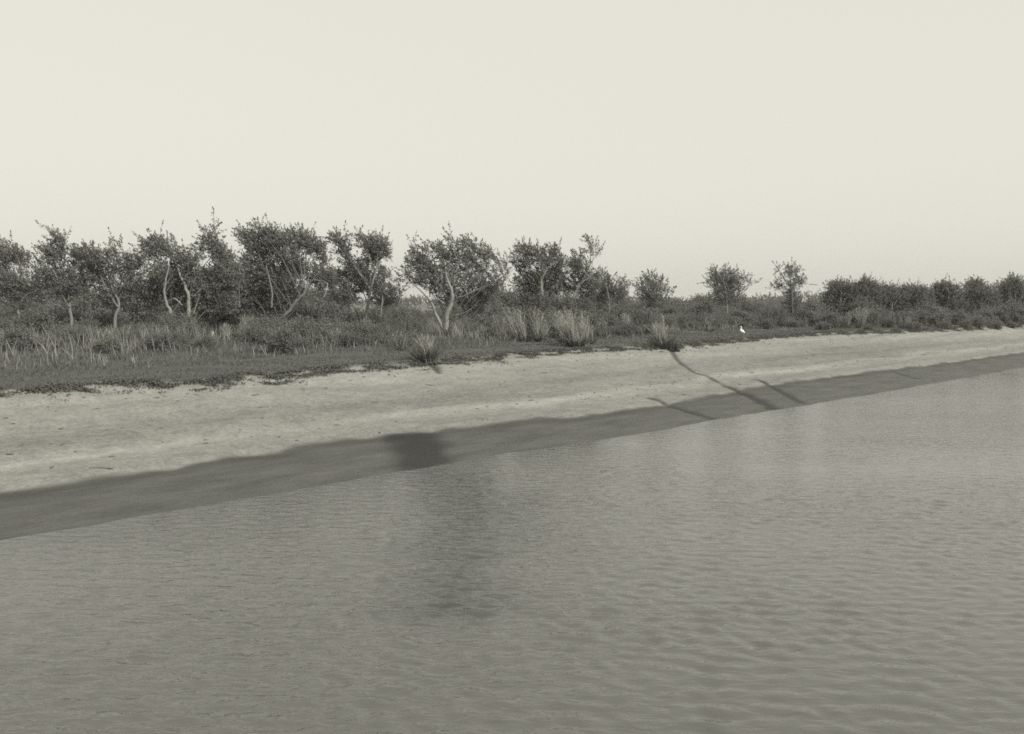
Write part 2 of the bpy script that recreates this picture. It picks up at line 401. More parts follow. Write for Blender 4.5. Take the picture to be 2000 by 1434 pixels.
def tree(name, label, base_px, lobes, limbs, cat='tree', leaf='leaf', barkm='bark', dens=1.0, r0=.15, group=None, wind=1.0, depth=None, ll=(.10, .18), sl=(.35, .95)):
    """lobes: (px, py, rx, ry[, density[, depth shift]]) ; limbs: (points, radius at base, radius at tip, depth shift) - the first is the trunk"""
    if depth is None: base = gp(*base_px)
    else:
        base = P(base_px[0], base_px[1], depth); u, s = us(base); base[2] = float(ground_z(u, s))
    D = base[1]; ppm = F / D
    t = thing(name, base, label, cat, group)
    off = base
    trunk_pts = None; tr_obj = None
    for li, (pts, ra, rb, dz) in enumerate(limbs):
        k = len(pts)
        if li == 0:
            p3 = [base + (0, 0, -.25)] + [P(x, y, D + dz * (j + 1) / k) for j, (x, y) in enumerate(pts)]
        else:
            p3 = [P(x, y, D + dz * (j / max(k - 1, 1))) for j, (x, y) in enumerate(pts)]
        n_ = 4 * len(p3)
        cv = curve(p3, n_); cv[1:] += rng.normal(size=(n_ - 1, 3)) * .018
        rad = np.linspace(1, 0, n_) ** .8 * (ra - rb) + rb
        if li == 0: rad[:3] *= (1.5, 1.25, 1.08)
        mb = MB(); mb.tube(cv, rad, 8 if li == 0 else 6)
        if li == 0: tr_obj = mb.build('trunk', M[barkm], t, True, off); trunk_pts = cv
        else: mb.build('limb', M[barkm], tr_obj, True, off)
    lf, tw = MB(), MB()
    for lb in lobes:
        x, y, rx, ry = lb[:4]; dn = (lb[4] if len(lb) > 4 else 1.0) * rng.uniform(.65, 1.35); dz = lb[5] if len(lb) > 5 else rng.uniform(.1, 1.5)
        rxm, rym = rx / ppm, ry / ppm; rz = .5 * (rxm + rym)
        c = P(x, y, D + dz)
        cnt = max(6, int(dens * dn * 84 * rxm * rym))
        sprays(lf, tw, c, np.array((rxm, rz, rym)) * .78, cnt, wind=wind, sl=sl, ll=ll, nl=18)
        sprays(lf, tw, c + (0, 0, .25 * rym), np.array((rxm, rz, rym)) * .8, max(2, int(cnt * .07)), wind=wind * 1.3, sl=(.7, 1.35), ll=ll, nl=24, shell=.25)
        # a limb that carries the lobe
        hd_ = np.linalg.norm((trunk_pts - c)[:, :2], axis=1)      # leaves the trunk low enough to rise steeply
        j = int(np.argmin(np.linalg.norm(trunk_pts - c, axis=1) + np.maximum(0, trunk_pts[:, 2] - (c[2] - 1.1 * hd_ - .3)) * 4)); j = max(j, 2); a = trunk_pts[j]
        mid = (a + c) / 2 + rng.normal(size=3) * .22 + (0, 0, .04 * np.linalg.norm(c - a))
        cv = curve([a, mid, c, c + (c - mid) * .35], 10); q = min(.04, r0 * .3) * rng.uniform(.6, 1.1)
        tw.tube(cv, np.linspace(q, .012, 10), 5)
    cr = lf.build('crown', M[leaf], t, False, off)
    tw.build('branches', M['twig'], cr, False, off)
    return t

def jl(l, d=1.0): return [tuple(x) for x in l]
tree('scrub_tree', 'leafy dark tree with two pale bare stems at the left edge', (335, 662),
     [(298, 480, 26, 16, .8), (335, 492, 34, 18), (365, 512, 32, 20), (322, 540, 40, 28), (368, 548, 42, 32), (296, 580, 34, 34), (340, 580, 48, 30), (300, 500, 22, 14, .7), (395, 575, 25, 30)],
     [([(333, 612), (327, 596), (322, 580), (322, 556), (330, 520)], .12, .03, -.9), ([(326, 592), (340, 583), (356, 597)], .05, .03, -.8)], r0=.12, dens=1.7)
tree('scrub_tree', 'dark tree with pale curved stem between the edge tree and the tallest tree', (372, 661),
     [(416, 452, 10, 14, .5), (405, 474, 20, 12, .7), (392, 488, 18, 10, .6), (425, 487, 18, 16, .8), (436, 510, 26, 22), (448, 540, 34, 28), (415, 548, 30, 24), (428, 585, 44, 34), (392, 600, 34, 34)],
     [([(368, 600), (368, 580), (362, 560), (352, 538), (346, 520)], .14, .03, -1.0), ([(369, 586), (380, 578), (390, 566), (400, 555)], .05, .02, -.6), ([(378, 612), (385, 592), (390, 574)], .06, .03, -.5)], dens=1.7)
tree('scrub_tree', 'tallest broad dark tree with long pale limbs slanting to the right', (522, 655),
     [(505, 447, 12, 14, .5), (480, 462, 20, 12, .7), (497, 470, 22, 15), (533, 462, 20, 15), (520, 488, 40, 24), (555, 472, 26, 18), (582, 462, 18, 16, .9), (600, 478, 22, 18), (622, 488, 20, 15), (563, 500, 40, 26), (500, 525, 40, 30), (540, 545, 48, 34), (478, 560, 30, 34), (583, 530, 26, 18), (630, 512, 16, 12, .7), (520, 590, 46, 30), (570, 580, 38, 28), (475, 600, 34, 30), (618, 540, 24, 18, .8), (640, 552, 24, 20)],
     [([(535, 638), (547, 626), (560, 612), (576, 593), (592, 575), (604, 554), (614, 544)], .15, .04, -2.2),
      ([(576, 593), (583, 570), (590, 548), (600, 535)], .05, .02, -2.0), ([(533, 597), (550, 590), (565, 582), (580, 570)], .05, .025, -2.0),
      ([(530, 600), (531, 568), (526, 545), (520, 520)], .09, .03, -1.6), ([(468, 600), (467, 566), (467, 540)], .06, .03, -1.5), ([(604, 554), (615, 548), (632, 550), (640, 558), (632, 580)], .04, .02, -2.0)], dens=1.6)
tree('scrub_tree', 'airy dark tree with two leaning feathery tops left of the forked tree', (712, 652),
     [(662, 470, 18, 14, .8), (672, 490, 18, 18), (684, 512, 20, 18), (695, 535, 24, 20), (700, 466, 8, 10, .6), (713, 478, 14, 14), (738, 480, 24, 18), (752, 496, 18, 18), (728, 502, 20, 16), (718, 524, 18, 14, .7), (748, 540, 18, 18), (716, 556, 26, 22), (662, 545, 30, 18), (676, 575, 36, 24), (735, 568, 20, 18)],
     [([(716, 610), (720, 585), (724, 566), (729, 548), (736, 526), (743, 512)], .13, .03, -1.2), ([(724, 566), (710, 545), (695, 525), (682, 500)], .05, .02, .3), ([(730, 546), (742, 540), (750, 535)], .04, .02, -.8)], dens=1.4)
tree('scrub_tree', 'small leaning bush tree with one pale stem beside the forked tree', (745, 650),
     [(760, 572, 22, 20), (752, 590, 22, 18), (772, 582, 16, 16), (744, 562, 14, 12, .6), (784, 570, 12, 10, .5)],
     [([(744, 618), (746, 590), (749, 570), (756, 556)], .08, .02, -.7), ([(775, 600), (781, 585), (783, 572), (794, 555)], .05, .02, -.6)], leaf='leaf_dark')
tree('scrub_tree', 'spreading forked tree with bright pale trunk and limbs at the centre', (871, 657),
     [(808, 492, 10, 8, .5), (822, 500, 20, 14), (848, 490, 24, 16), (868, 500, 18, 18), (812, 520, 20, 15), (836, 522, 24, 18), (797, 543, 18, 15), (824, 548, 24, 18), (882, 470, 12, 9, .6), (896, 482, 18, 14), (918, 478, 18, 14, .8), (935, 490, 16, 14), (893, 506, 26, 18), (925, 508, 28, 20), (957, 500, 16, 12), (946, 526, 22, 16), (975, 520, 14, 14), (986, 538, 12, 11, .8), (858, 540, 30, 24), (900, 538, 34, 24), (938, 552, 28, 20), (965, 558, 22, 18), (848, 566, 22, 18, .7, 1.5), (905, 570, 40, 22, .9, 1.8), (875, 575, 26, 22, .8, 2.0), (950, 580, 28, 20, .9, 1.6), (925, 600, 34, 22, .9, 2.0)],
     [([(871, 640), (872, 622), (876, 606), (881, 590), (883, 576), (880, 562), (874, 548), (870, 530)], .21, .05, -1.4),
      ([(869, 648), (859, 630), (850, 612), (846, 600), (840, 586), (830, 576), (815, 562), (803, 552)], .13, .03, -1.5),
      ([(881, 589), (896, 582), (911, 577), (930, 567), (952, 557)], .08, .03, -1.8),
      ([(883, 575), (891, 560), (903, 546), (917, 524)], .08, .025, -1.4),
      ([(877, 604), (866, 592), (852, 583), (843, 579)], .06, .03, -1.5),
      ([(874, 626), (885, 618), (900, 614), (922, 604)], .07, .025, -1.5),
      ([(846, 603), (833, 600), (822, 594)], .05, .025, -1.2),
      ([(855, 584), (860, 564), (864, 545), (866, 530)], .05, .02, -1.3),
      ([(881, 565), (886, 545), (888, 528)], .05, .02, -1.3),
      ([(888, 616), (893, 608), (897, 602)], .035, .02, -1.3), ([(869, 594), (869, 583), (871, 574)], .035, .02, -1.3)], r0=.2, dens=1.0)
tree('scrub_tree', 'round-topped dark tree with a pale branching stem right of the forked tree', (1060, 648),
     [(1022, 492, 18, 11), (1028, 508, 26, 16), (1003, 513, 9, 6, .5), (1050, 494, 18, 13), (1084, 492, 15, 12), (1066, 510, 28, 17), (1096, 512, 15, 15), (1030, 532, 22, 16), (1076, 536, 32, 22, 1, .9), (1100, 540, 16, 22), (1048, 556, 34, 24, 1, 1.2), (1085, 565, 34, 24, 1, 1.), (1050, 590, 40, 24, 1, 1.), (1020, 560, 22, 20, .9, 1.2), (1062, 598, 30, 20, 1, -1.6), (1080, 612, 30, 20, 1, -1.5), (1045, 615, 28, 18, 1, -1.4)],
     [([(1060, 600), (1059, 568), (1058, 548), (1063, 535), (1073, 521), (1090, 510)], .13, .03, -1.4), ([(1058, 549), (1056, 536), (1062, 516), (1070, 506)], .05, .02, -1.3), ([(1057, 541), (1045, 530), (1032, 526), (1018, 525)], .04, .02, -1.2)], leaf='leaf_dark')
tree('scrub_tree', 'slender dark tree with a thin spire top and pale bent stem', (1106, 648),
     [(1128, 506, 17, 11), (1126, 524, 18, 14), (1146, 518, 11, 16), (1154, 490, 7, 11, .8), (1152, 475, 5, 6, .9), (1166, 494, 6, 6, .6), (1140, 542, 24, 16), (1165, 550, 22, 16), (1120, 560, 22, 18), (1150, 570, 30, 20), (1112, 600, 20, 18, .9, -1.5), (1140, 595, 26, 18)],
     [([(1112, 602), (1120, 580), (1129, 562), (1139, 550), (1152, 543)], .11, .04, -1.2), ([(1149, 544), (1151, 522), (1154, 496), (1152, 478)], .05, .015, .2)], r0=.1, leaf='leaf_dark')
tree('bush', 'rounded dark bush right of the slender spire tree', (1190, 640),
     [(1172, 536, 10, 9), (1190, 545, 14, 11), (1180, 560, 26, 15), (1215, 562, 22, 12), (1205, 578, 34, 16), (1175, 580, 26, 16)],
     [([(1190, 600), (1188, 575), (1182, 552)], .09, .03, -.4)], cat='bush', barkm='bark_dim', leaf='leaf_dark')
tree('bush', 'spiky topped dark bush just right of centre on the skyline', (1272, 638),
     [(1266, 544, 13, 9, .8), (1282, 554, 20, 11), (1255, 560, 18, 11), (1270, 572, 34, 15), (1302, 566, 16, 10), (1280, 590, 38, 16)],
     [([(1272, 600), (1270, 575), (1266, 550)], .09, .03, -.4), ([(1271, 580), (1282, 566), (1288, 552)], .05, .02, .2)], cat='bush', barkm='bark_dim', leaf='leaf_dark', wind=.4)
tree('bush', 'isolated bushy dark tree on the right skyline beside the thin tree', (1420, 632),
     [(1398, 533, 12, 10, .8), (1425, 534, 20, 11), (1412, 546, 28, 14), (1440, 548, 18, 11), (1457, 542, 9, 7, .6), (1466, 553, 10, 6, .6), (1385, 553, 10, 8, .7), (1420, 562, 42, 13), (1420, 582, 46, 16)],
     [([(1420, 600), (1418, 572), (1412, 545)], .10, .03, -.4), ([(1419, 580), (1432, 560), (1440, 545)], .06, .02, .2)], cat='bush', barkm='bark_dim', wind=.2)
tree('scrub_tree', 'thin tree with sparse tiered foliage standing alone on the right skyline', (1548, 632),
     [(1540, 524, 10, 8), (1546, 536, 10, 9), (1520, 527, 4, 4, .6), (1557, 528, 8, 5, .8), (1563, 548, 12, 9), (1547, 555, 9, 8), (1530, 540, 6, 5, .5), (1570, 552, 7, 6, .7), (1546, 570, 14, 12, .8), (1520, 560, 16, 8, .7), (1548, 590, 18, 14), (1545, 610, 22, 12)],
     [([(1548, 610), (1547, 580), (1544, 552), (1540, 522)], .12, .03, 0), ([(1547, 566), (1556, 554), (1564, 546)], .05, .02, 0)], barkm='twig', wind=.2, leaf='leaf_dark', dens=1.3)
for x, ytop, w, lab in [(1640, 549, 34, 'leftmost bush of the dense dark thicket at the right edge'), (1692, 543, 34, 'domed bush in the middle of the dense right thicket'),
                        (1742, 553, 36, 'broad low bush in the dense right thicket'), (1790, 551, 36, 'bush of the right thicket nearest the edge of the picture'),
                        (1850, 549, 38, 'bush carrying the right thicket on past the grass'), (1915, 546, 38, 'taller bush far along the right thicket'), (1980, 541, 40, 'last bush of the right thicket')]:
    lo = [(x + rng.uniform(-.6, .6) * w, ytop + 10 + rng.uniform(0, 14), w * .42, 11, 1) for _ in range(3)]
    lo += [(x, ytop + 26, w * 1.1, 18), (x - w * .4, ytop + 42, w * .7, 18), (x + w * .4, ytop + 44, w * .7, 18), (x, ytop + 62, w, 16)]
    tree('bush', lab, (x, 629), lo, [([(x, 600), (x + 3, 575), (x - 2, ytop + 12)], .1, .03, 0), ([(x, 600), (x + 15, 580), (x + 20, ytop + 22)], .06, .03, 0)], cat='bush', barkm='bark_dim', leaf='leaf_dark', wind=.15, dens=1.6, group='bushes of the right thicket')
# the wood goes on to the left
for x, ytop, w, lab in [(225, 470, 50, 'leafy tree just left of the edge tree'), (140, 455, 60, 'broad tree second to the left of the edge tree'), (40, 475, 60, 'far left tree at the end of the row')]:
    e_ = rng.normal(size=6) * 7
    lo = [(x + rng.uniform(-.8, .8) * w, ytop + 12 + rng.uniform(0, 40), w * .38, 16, rng.uniform(.7, 1)) for _ in range(7)]
    lo += [(x - w * .5, ytop + 75, w * .6, 30), (x + w * .5, ytop + 75, w * .6, 30), (x, ytop + 110, w * .9, 30)]
    tree('scrub_tree', lab, (x, 662), lo, [([(x + e_[0] * .3, 625), (x + e_[1] * .6, 590), (x + e_[2], 550), (x + e_[3] * 2, ytop + 30)], .12, .03, .4), ([(x + e_[1] * .5, 600), (x + e_[4] * 2, 570), (x + e_[4] * 4, 540)], .06, .03, .2)], barkm='bark_dim')

# ------------------------------------------------------------------ undergrowth shrubs (three kinds, copied)
def shrub_proto(seed, leafm, h, r, wind=.2):
    t = thing('shrub', (0, 0, -50), 'low dark shrub in the undergrowth', 'shrub')
    lf, tw, st = MB(), MB(), MB()
    for k in range(9):
        a = rng.random() * 6.283; q = rng.uniform(.1, 1.0) * r
        c = np.array((math.cos(a) * q, math.sin(a) * q, h * rng.uniform(.2, .62) * (1.35 - .5 * q / r)))
        z_ = rng.uniform(.6, 1.2)
        sprays(lf, tw, c, np.array((r * .42, r * .42, h * .26)) * z_, int(52 * z_), ll=(.07, .14), nl=18, sl=(.3, 1.0), wind=wind)
        st.tube(curve([(0, 0, -.15), c * (.5, .5, .45), c], 7), np.linspace(.035, .012, 7), 5)
    st.build('stems', M['bark_dim'], t); f = lf.build('foliage', M[leafm], t); tw.build('twigs', M['twig'], f)
    return t
def copy_tree(o, parent=None):
    c = o.copy(); C.objects.link(c); c.parent = parent
    for ch in list(o.children): copy_tree(ch, c)
    return c
protos = [shrub_proto(1, 'leaf_dark', 1.6, 1.0), shrub_proto(2, 'leaf', 1.2, 1.2, .5), shrub_proto(3, 'leaf_grey', 1.4, .9, -.2)]
ZN = ['undergrowth below the left trees', 'undergrowth at the centre', 'open scrub on the right', 'distant shrubs on the plain']
LM = [(40, 'the far left tree'), (140, 'the broad tree near the left border'), (225, 'the tree left of the edge tree'), (335, 'the edge tree with two stems'), (400, 'the tree with the curved stem'),
      (470, 'the left half of the tallest tree'), (530, 'the tallest tree'), (612, 'the slanting pale limbs'), (712, 'the airy two-topped tree'), (768, 'the small leaning bush tree'), (871, 'the forked tree'),
      (960, 'the right side of the forked tree'), (1028, 'the tall upright tussock'), (1062, 'the round-topped tree'), (1128, 'the widest tussock'), (1190, 'the rounded bush'), (1235, 'the small pale tussock'), (1285, 'the tussock at the rill head'),
      (1350, 'the top of the long rill'), (1405, 'the isolated skyline bush'), (1450, 'the white bird'), (1500, 'the gap left of the thin tree'), (1548, 'the thin skyline tree'), (1600, 'the gap right of the thin tree'),
      (1640, 'the left end of the thicket'), (1690, 'the domed thicket bush'), (1742, 'the low thicket bush'), (1790, 'the right thicket'), (1850, 'the far right thicket'), (1915, 'the taller far right bush'), (1985, 'the right border')]
SHADE = ['dark', 'mid-grey', 'pale grey-leaved']
def shrub_label(px, py, sc, kind):
    lx, nm = min(LM, key=lambda q: abs(q[0] - px)); d = px - lx
    rel = 'just left of' if d < -9 else 'just right of' if d > 9 else 'in line with'
    row = 'foremost' if sc < .81 and py > 639 else 'front-row' if py > 650 else 'second-row' if py > 638 else 'third-row' if py > 624 else 'fourth-row' if py > 614 else 'rear-row' if py > 601 else 'distant'
    size = 'small' if sc < .95 else 'large' if sc > 1.6 else 'medium'
    return f'{size} {SHADE[kind]} {row} shrub {rel} {nm}'
used = [False] * 3
def shrub(px, py, sc, kind, zone):
    if (396 < px < 492 and py > 655) or (640 < px < 670 and py > 665): return      # the stump and the tussocks beside it stand clear
    p = gp(px, py)
    t = protos[kind] if not used[kind] else copy_tree(protos[kind]); used[kind] = True
    t.location = p - np.array((0, 0, .04)); t.rotation_euler = (0, 0, random.random() * 6.28)
    t.scale = (sc * random.uniform(.9, 1.25), sc * random.uniform(.9, 1.25), sc * random.uniform(.7, 1.25))
    t['label'] = shrub_label(px, py, sc, kind); t['group'] = ZN[zone]
for x in range(-20, 640, 30):             # below the left trees
    shrub(x + random.uniform(-10, 10), random.uniform(652, 668), random.uniform(.8, 1.3), random.choice((0, 0, 1, 2)), 0)
for x in range(-10, 650, 42):
    shrub(x + random.uniform(-10, 10), random.uniform(640, 650), random.uniform(1.4, 2.3), random.choice((0, 1, 0)), 0)
for x in range(-10, 650, 38):
    shrub(x + random.uniform(-10, 10), random.uniform(626, 634), random.uniform(2.2, 3.3), random.choice((0, 1, 0)), 0)
for x in range(-10, 800, 17):
    shrub(x + random.uniform(-9, 9), random.uniform(662, 692) - max(0, x - 600) * .06, random.uniform(.4, .8), random.choice((0, 1, 2)), 0)
for x in range(880, 1300, 36):
    shrub(x + random.uniform(-9, 9), random.uniform(652, 664), random.uniform(.35, .6), random.choice((0, 1, 2)), 1)
for x in range(1310, 2030, 48):
    shrub(x + random.uniform(-12, 12), random.uniform(640, 645), random.uniform(.4, .65), random.choice((0, 2)), 2)
for x, y, sc, k in [(655, 648, 1., 1), (690, 646, 1.1, 0), (700, 660, .8, 1), (735, 664, .9, 0), (765, 646, 1.2, 0), (740, 640, 1.3, 1), (770, 655, .8, 0), (800, 668, .7, 0), (775, 672, .6, 1), (808, 648, .8, 0), (800, 640, 1., 0), (830, 636, 1., 1), (918, 652, .6, 1), (900, 640, 1.4, 0), (940, 650, 1., 0), (925, 630, 2.0, 1), (965, 634, 2.1, 0), (950, 640, 1.4, 2), (985, 650, 1.1, 2), (990, 630, 2., 0), (1010, 640, 1.5, 1), (1050, 655, 1.0, 0), (1075, 660, 1., 0), (1085, 640, 1.7, 0), (1100, 650, 1.2, 0), (1175, 652, 1., 0), (1140, 640, 1.6, 1), (1165, 634, 1.8, 0), (1200, 636, 1.5, 2), (1215, 646, 1.0, 0), (1245, 646, 1.1, 0), (1225, 632, 1.5, 0), (1255, 638, 1.3, 1), (890, 628, 1.8, 2), (860, 632, 1.2, 1), (1000, 622, 2.3, 0), (1110, 625, 2.2, 1), (1035, 630, 2., 0), (760, 625, 2., 0), (1150, 618, 2.3, 0), (1200, 618, 2.2, 1)]:
    shrub(x, y, sc, k, 1)
for row, (y0, y1, st, s0, s1) in enumerate([(634, 641, 33, .8, 1.2), (625, 631, 30, 1.0, 1.5), (616, 621, 34, 1.2, 1.8), (608, 612, 36, 1.4, 2.1), (602, 605, 42, 1.6, 2.6)]):
    for x in range(1225 if row else 1305, 2030, st):
        shrub(x + random.uniform(-14, 14), random.uniform(y0, y1), random.uniform(s0, s1), random.choice((0, 2, 2, 1)), 2)
for x in list(range(10, 640, 70)) + list(range(860, 2000, 80)):
    shrub(x + random.uniform(-20, 20), random.uniform(597.5, 600), random.uniform(2., 3.2), random.choice((0, 1)), 3)

TW = {}
for o in C.objects:
    if o.name.startswith('shrub') and o.get('label'): TW.setdefault(o['label'], []).append(o)
for v in TW.values():
    if len(v) > 1:
        v.sort(key=lambda o: o.location.x / o.location.y)
        for o, q in zip(v, ('left-hand', 'right-hand') if len(v) == 2 else ('leftmost', 'middle', 'rightmost') if len(v) == 3 else [''] * len(v)): o['label'] = (q + ' ' + o['label']).strip()

# distant wood closing the plain
lf = MB()
for k in range(250):
    px = rng.uniform(-300, 2400); dep = rng.uniform(380, 620)
    c = P(px, 588, dep); u, s = us(c); hgt = rng.uniform(3.5, 7.5) * (.8 + .3 * math.sin(px * .013) + .15 * math.sin(px * .041))
    zc = float(ground_z(u, s)); r_ = rng.uniform(5, 10)
    for q in range(3):
        cc = np.array((c[0] + rng.normal() * r_ * .5, c[1] + rng.normal() * 3, zc + hgt * rng.uniform(.3, .7)))
        sprays(lf, None, cc, np.array((r_ * .8, r_ * .5, hgt * .36)), 28, ll=(.6, 1.1), nl=7, sl=(.8, 1.6), wind=.1)
fw = lf.build('distant_wood', M['leaf_far']); fw['kind'] = 'stuff'; fw['label'] = 'distant low wood closing the plain along the skyline'; fw['category'] = 'wood'

# ------------------------------------------------------------------ tall grass tussocks
def tussock(px, py, hpx, wpx, label, lean=(0, 0), stalk='straw', skirt=.45, n=1.0, dark='skirt'):
    p = gp(px, py); ppm = F / p[1]; h = hpx / ppm; w = wpx / ppm
    t = thing('grass_tussock', p - np.array((0, 0, .03)), label, 'grass', 'tall grass tussocks along the bank top')
    nb = max(3, int(6 * n)); mb = MB(); RT, DD, HH = [], [], []
    for bi in range(nb):                  # a tussock is a few bunches of different height and lean
        k = int(rng.uniform(26, 52)); a0 = rng.random() * 6.283; q0 = math.sqrt(rng.random()) * w * .30; bh = h * rng.uniform(.7, 1.2)
        ln = np.array((lean[0] + rng.normal() * .09 + math.cos(a0) * .10, lean[1] + rng.normal() * .09 + math.sin(a0) * .1, 1.0))
        root = np.array((math.cos(a0) * q0, math.sin(a0) * q0, -.03)) + rng.normal(size=(k, 3)) * (.06, .06, 0)
        d_ = unit(ln + rng.normal(size=(k, 3)) * .06); hh_ = bh * rng.uniform(.45, 1.05, k)
        mb.add(*blades(root, d_, hh_, rng.uniform(.016, .034, k), rng.normal(size=(k, 3)) * (.17, .17, 0) + np.array((lean[0], lean[1], 0)) * .7))
        RT.append(root); DD.append(d_); HH.append(hh_)
    root, d_, hh_ = np.vstack(RT), np.vstack(DD), np.concatenate(HH); k = len(root)
    # seed heads on a third of the stalks
    hd = rng.random(k) < .35; tips = root[hd] + d_[hd] * (hh_[hd] * .85)[:, None] + np.array((lean[0], lean[1], 0)) * (hh_[hd] * .4)[:, None]; nn = int(hd.sum()); cen = np.repeat(tips, 4, 0) + rng.normal(size=(nn * 4, 3)) * (.03, .03, .10)
    mb.add(*leaves(cen, unit(np.repeat(d_[hd], 4, 0) + rng.normal(size=(nn * 4, 3)) * .25), rng.uniform(.10, .22, nn * 4), rng.uniform(.025, .05, nn * 4)))
    mb.build('stalks', M[stalk], t)
    k = int(220 * n); a = rng.random(k) * 6.283; out_ = np.stack([np.cos(a), np.sin(a), np.zeros(k)], 1); q = np.sqrt(rng.random(k)) * w * .26
    mb = MB(); mb.add(*blades(out_ * q[:, None] + (0, 0, -.03), unit(out_ * .55 + (lean[0] * .5, lean[1] * .5, .8) + rng.normal(size=(k, 3)) * .15), h * skirt * rng.uniform(.5, 1.1, k), rng.uniform(.022, .04, k), (out_ * .28 + np.array((0, 0, -.12)) * 1.0) * rng.random(k)[:, None]))
    mb.build('leaf_skirt', M[dark], t)
    return t
tussock(832, 706, 66, 44, 'drooping pale grass tussock hanging over the sand edge below the forked tree', (-.12, 0), skirt=.75, dark='turf')
tussock(1026, 668, 66, 36, 'tall upright pale tussock right of the forked tree, left of the leaning one', (-.10, 0))
tussock(1052, 668, 66, 26, 'narrow upright pale tussock between two wider ones', (0, 0), n=.8)
tussock(1128, 678, 74, 52, 'widest pale tussock, leaning left on the bank top at the centre', (-.22, 0), n=1.5)
tussock(1150, 672, 50, 30, 'shorter pale tussock tucked against the right of the widest one', (-.1, 0), n=.7)
tussock(1105, 672, 64, 24, 'thin leaning tussock on the left flank of the widest one', (-.2, 0), n=.7)
tussock(1178, 660, 50, 30, 'mid-grey tussock right of the widest tussock', (0, 0), 'straw_mid', n=.8)
tussock(1226, 648, 38, 30, 'small pale tussock left of the tussock above the long rill', (-.05, 0), n=.7)
tussock(1294, 680, 62, 40, 'pale tussock at the head of the long dark rill', (-.12, 0), skirt=.6, dark='turf')
tussock(1320, 688, 20, 18, 'little dark grass clump on the sand edge at the rill head', (0, 0), 'turf', n=.4, dark='turf')
tussock(1683, 642, 42, 34, 'pale tussock in front of the right thicket', (.05, 0), n=.9)
tussock(1655, 640, 32, 26, 'small mid-grey tussock left of the pale one by the right thicket', (0, 0), 'straw_mid', n=.6)
tussock(1768, 642, 34, 44, 'low wide tussock at the foot of the right thicket', (0, 0), 'straw_mid', n=.8)
tussock(445, 668, 36, 26, 'pale tussock beside the bleached stump under the left trees', (0, 0), n=.7)
tussock(478, 664, 46, 30, 'forked pale tussock under the tallest tree', (.12, 0), n=.8)
tussock(655, 676, 42, 16, 'thin pale grass spray on the turf under the airy tree', (0, 0), 'straw_mid', n=.4)
tussock(708, 660, 44, 34, 'mid-grey tussock at the foot of the airy tree', (0, 0), 'straw_mid', n=.8)
tussock(886, 660, 26, 14, 'short pale tussock beside the pale forked trunk', (0, 0), n=.4)
tussock(785, 684, 36, 30, 'ragged dark tussock left of the drooping one', (0, 0), 'straw_mid', n=.7)
tussock(965, 662, 44, 40, 'mid-grey tussock midway between forked tree and tall tussocks', (0, 0), 'straw_mid', n=.8)
tussock(1385, 648, 30, 30, 'low grey tussock in front of the isolated bush', (0, 0), 'straw_mid', n=.6)
tussock(600, 662, 44, 30, 'mid-grey tussock under the slanting pale limbs', (0, 0), 'straw_mid', n=.7)

# ------------------------------------------------------------------ turf, tall dry grass and weeds at the sand edge (uncountable)
def scatter(n, u0, u1, d0, d1, bias=1.0):
    u = rng.uniform(u0, u1, n); dv = d0 + (d1 - d0) * rng.random(n) ** bias
    s = sV(u) + dv; z = ground_z(u, s); x, y = xy(u, s); return u, s, np.stack([x, y, z - .01], 1)
u, s, p = scatter(80000, 5, 100, -.25, 22, 1.5)
k = sines(u, s, 8, .8, 5, 51) > -.5; p = p[k]; n_ = len(p)
mb = MB(); mb.add(*blades(p, unit(rng.normal(size=(n_, 3)) * .35 + (0, 0, 1)), rng.uniform(.05, .14, n_) * np.interp(s[k] - sV(u[k]), [0, 4, 10], [.7, 1, 2.4]), rng.uniform(.02, .045, n_), rng.random(n_) * .6))
o = mb.build('turf', M['turf']); o['kind'] = 'stuff'; o['label'] = 'short dark turf on the bank top'; o['category'] = 'grass'
u, s, p = scatter(200000, -5, 160, 5, 75, 1.25)
k = (sines(u, s, 9, 2, 12, 52) + .5 * sines(u, s, 6, .6, 2, 53) > .15) & (rng.random(len(u)) < np.clip((s - sV(u) - 5) / 14, .02, 1)); p = p[k]; n_ = len(p)
mb = MB(); mb.add(*blades(p, unit(rng.normal(size=(n_, 3)) * .2 + (-.08, 0, 1)), rng.uniform(.3, 1.15, n_) * np.clip((s[k] - sV(u[k])) / 14, .3, 1.1), rng.uniform(.02, .04, n_), rng.random(n_) * .3))
o = mb.build('dry_grass', M['straw_mid']); o['kind'] = 'stuff'; o['label'] = 'knee-high dry grass between the shrubs and trees'; o['category'] = 'grass'
# weeds creeping over the sand edge in ragged patches
n0 = 15000; u = rng.uniform(4, 100, n0); dv = -np.abs(rng.normal(size=n0)) * .40 + .18
k = sines(u, dv * 4, 10, .3, 3, 54) + dv * .5 > -.05; u, dv = u[k], dv[k]; s = sV(u) + dv; z = ground_z(u, s); x, y = xy(u, s)
c = np.repeat(np.stack([x, y, z], 1), 9, 0); n_ = len(c); c += rng.normal(size=(n_, 3)) * (.10, .10, .02) + (0, 0, .03)
mb = MB(); mb.add(*leaves(c, unit(rng.normal(size=(n_, 3)) * (1, 1, .35)), rng.uniform(.05, .11, n_), rng.uniform(.03, .07, n_)))
o = mb.build('edge_weeds', M['turf']); o['kind'] = 'stuff'; o['label'] = 'ragged dark weeds creeping over the sand edge'; o['category'] = 'weeds'

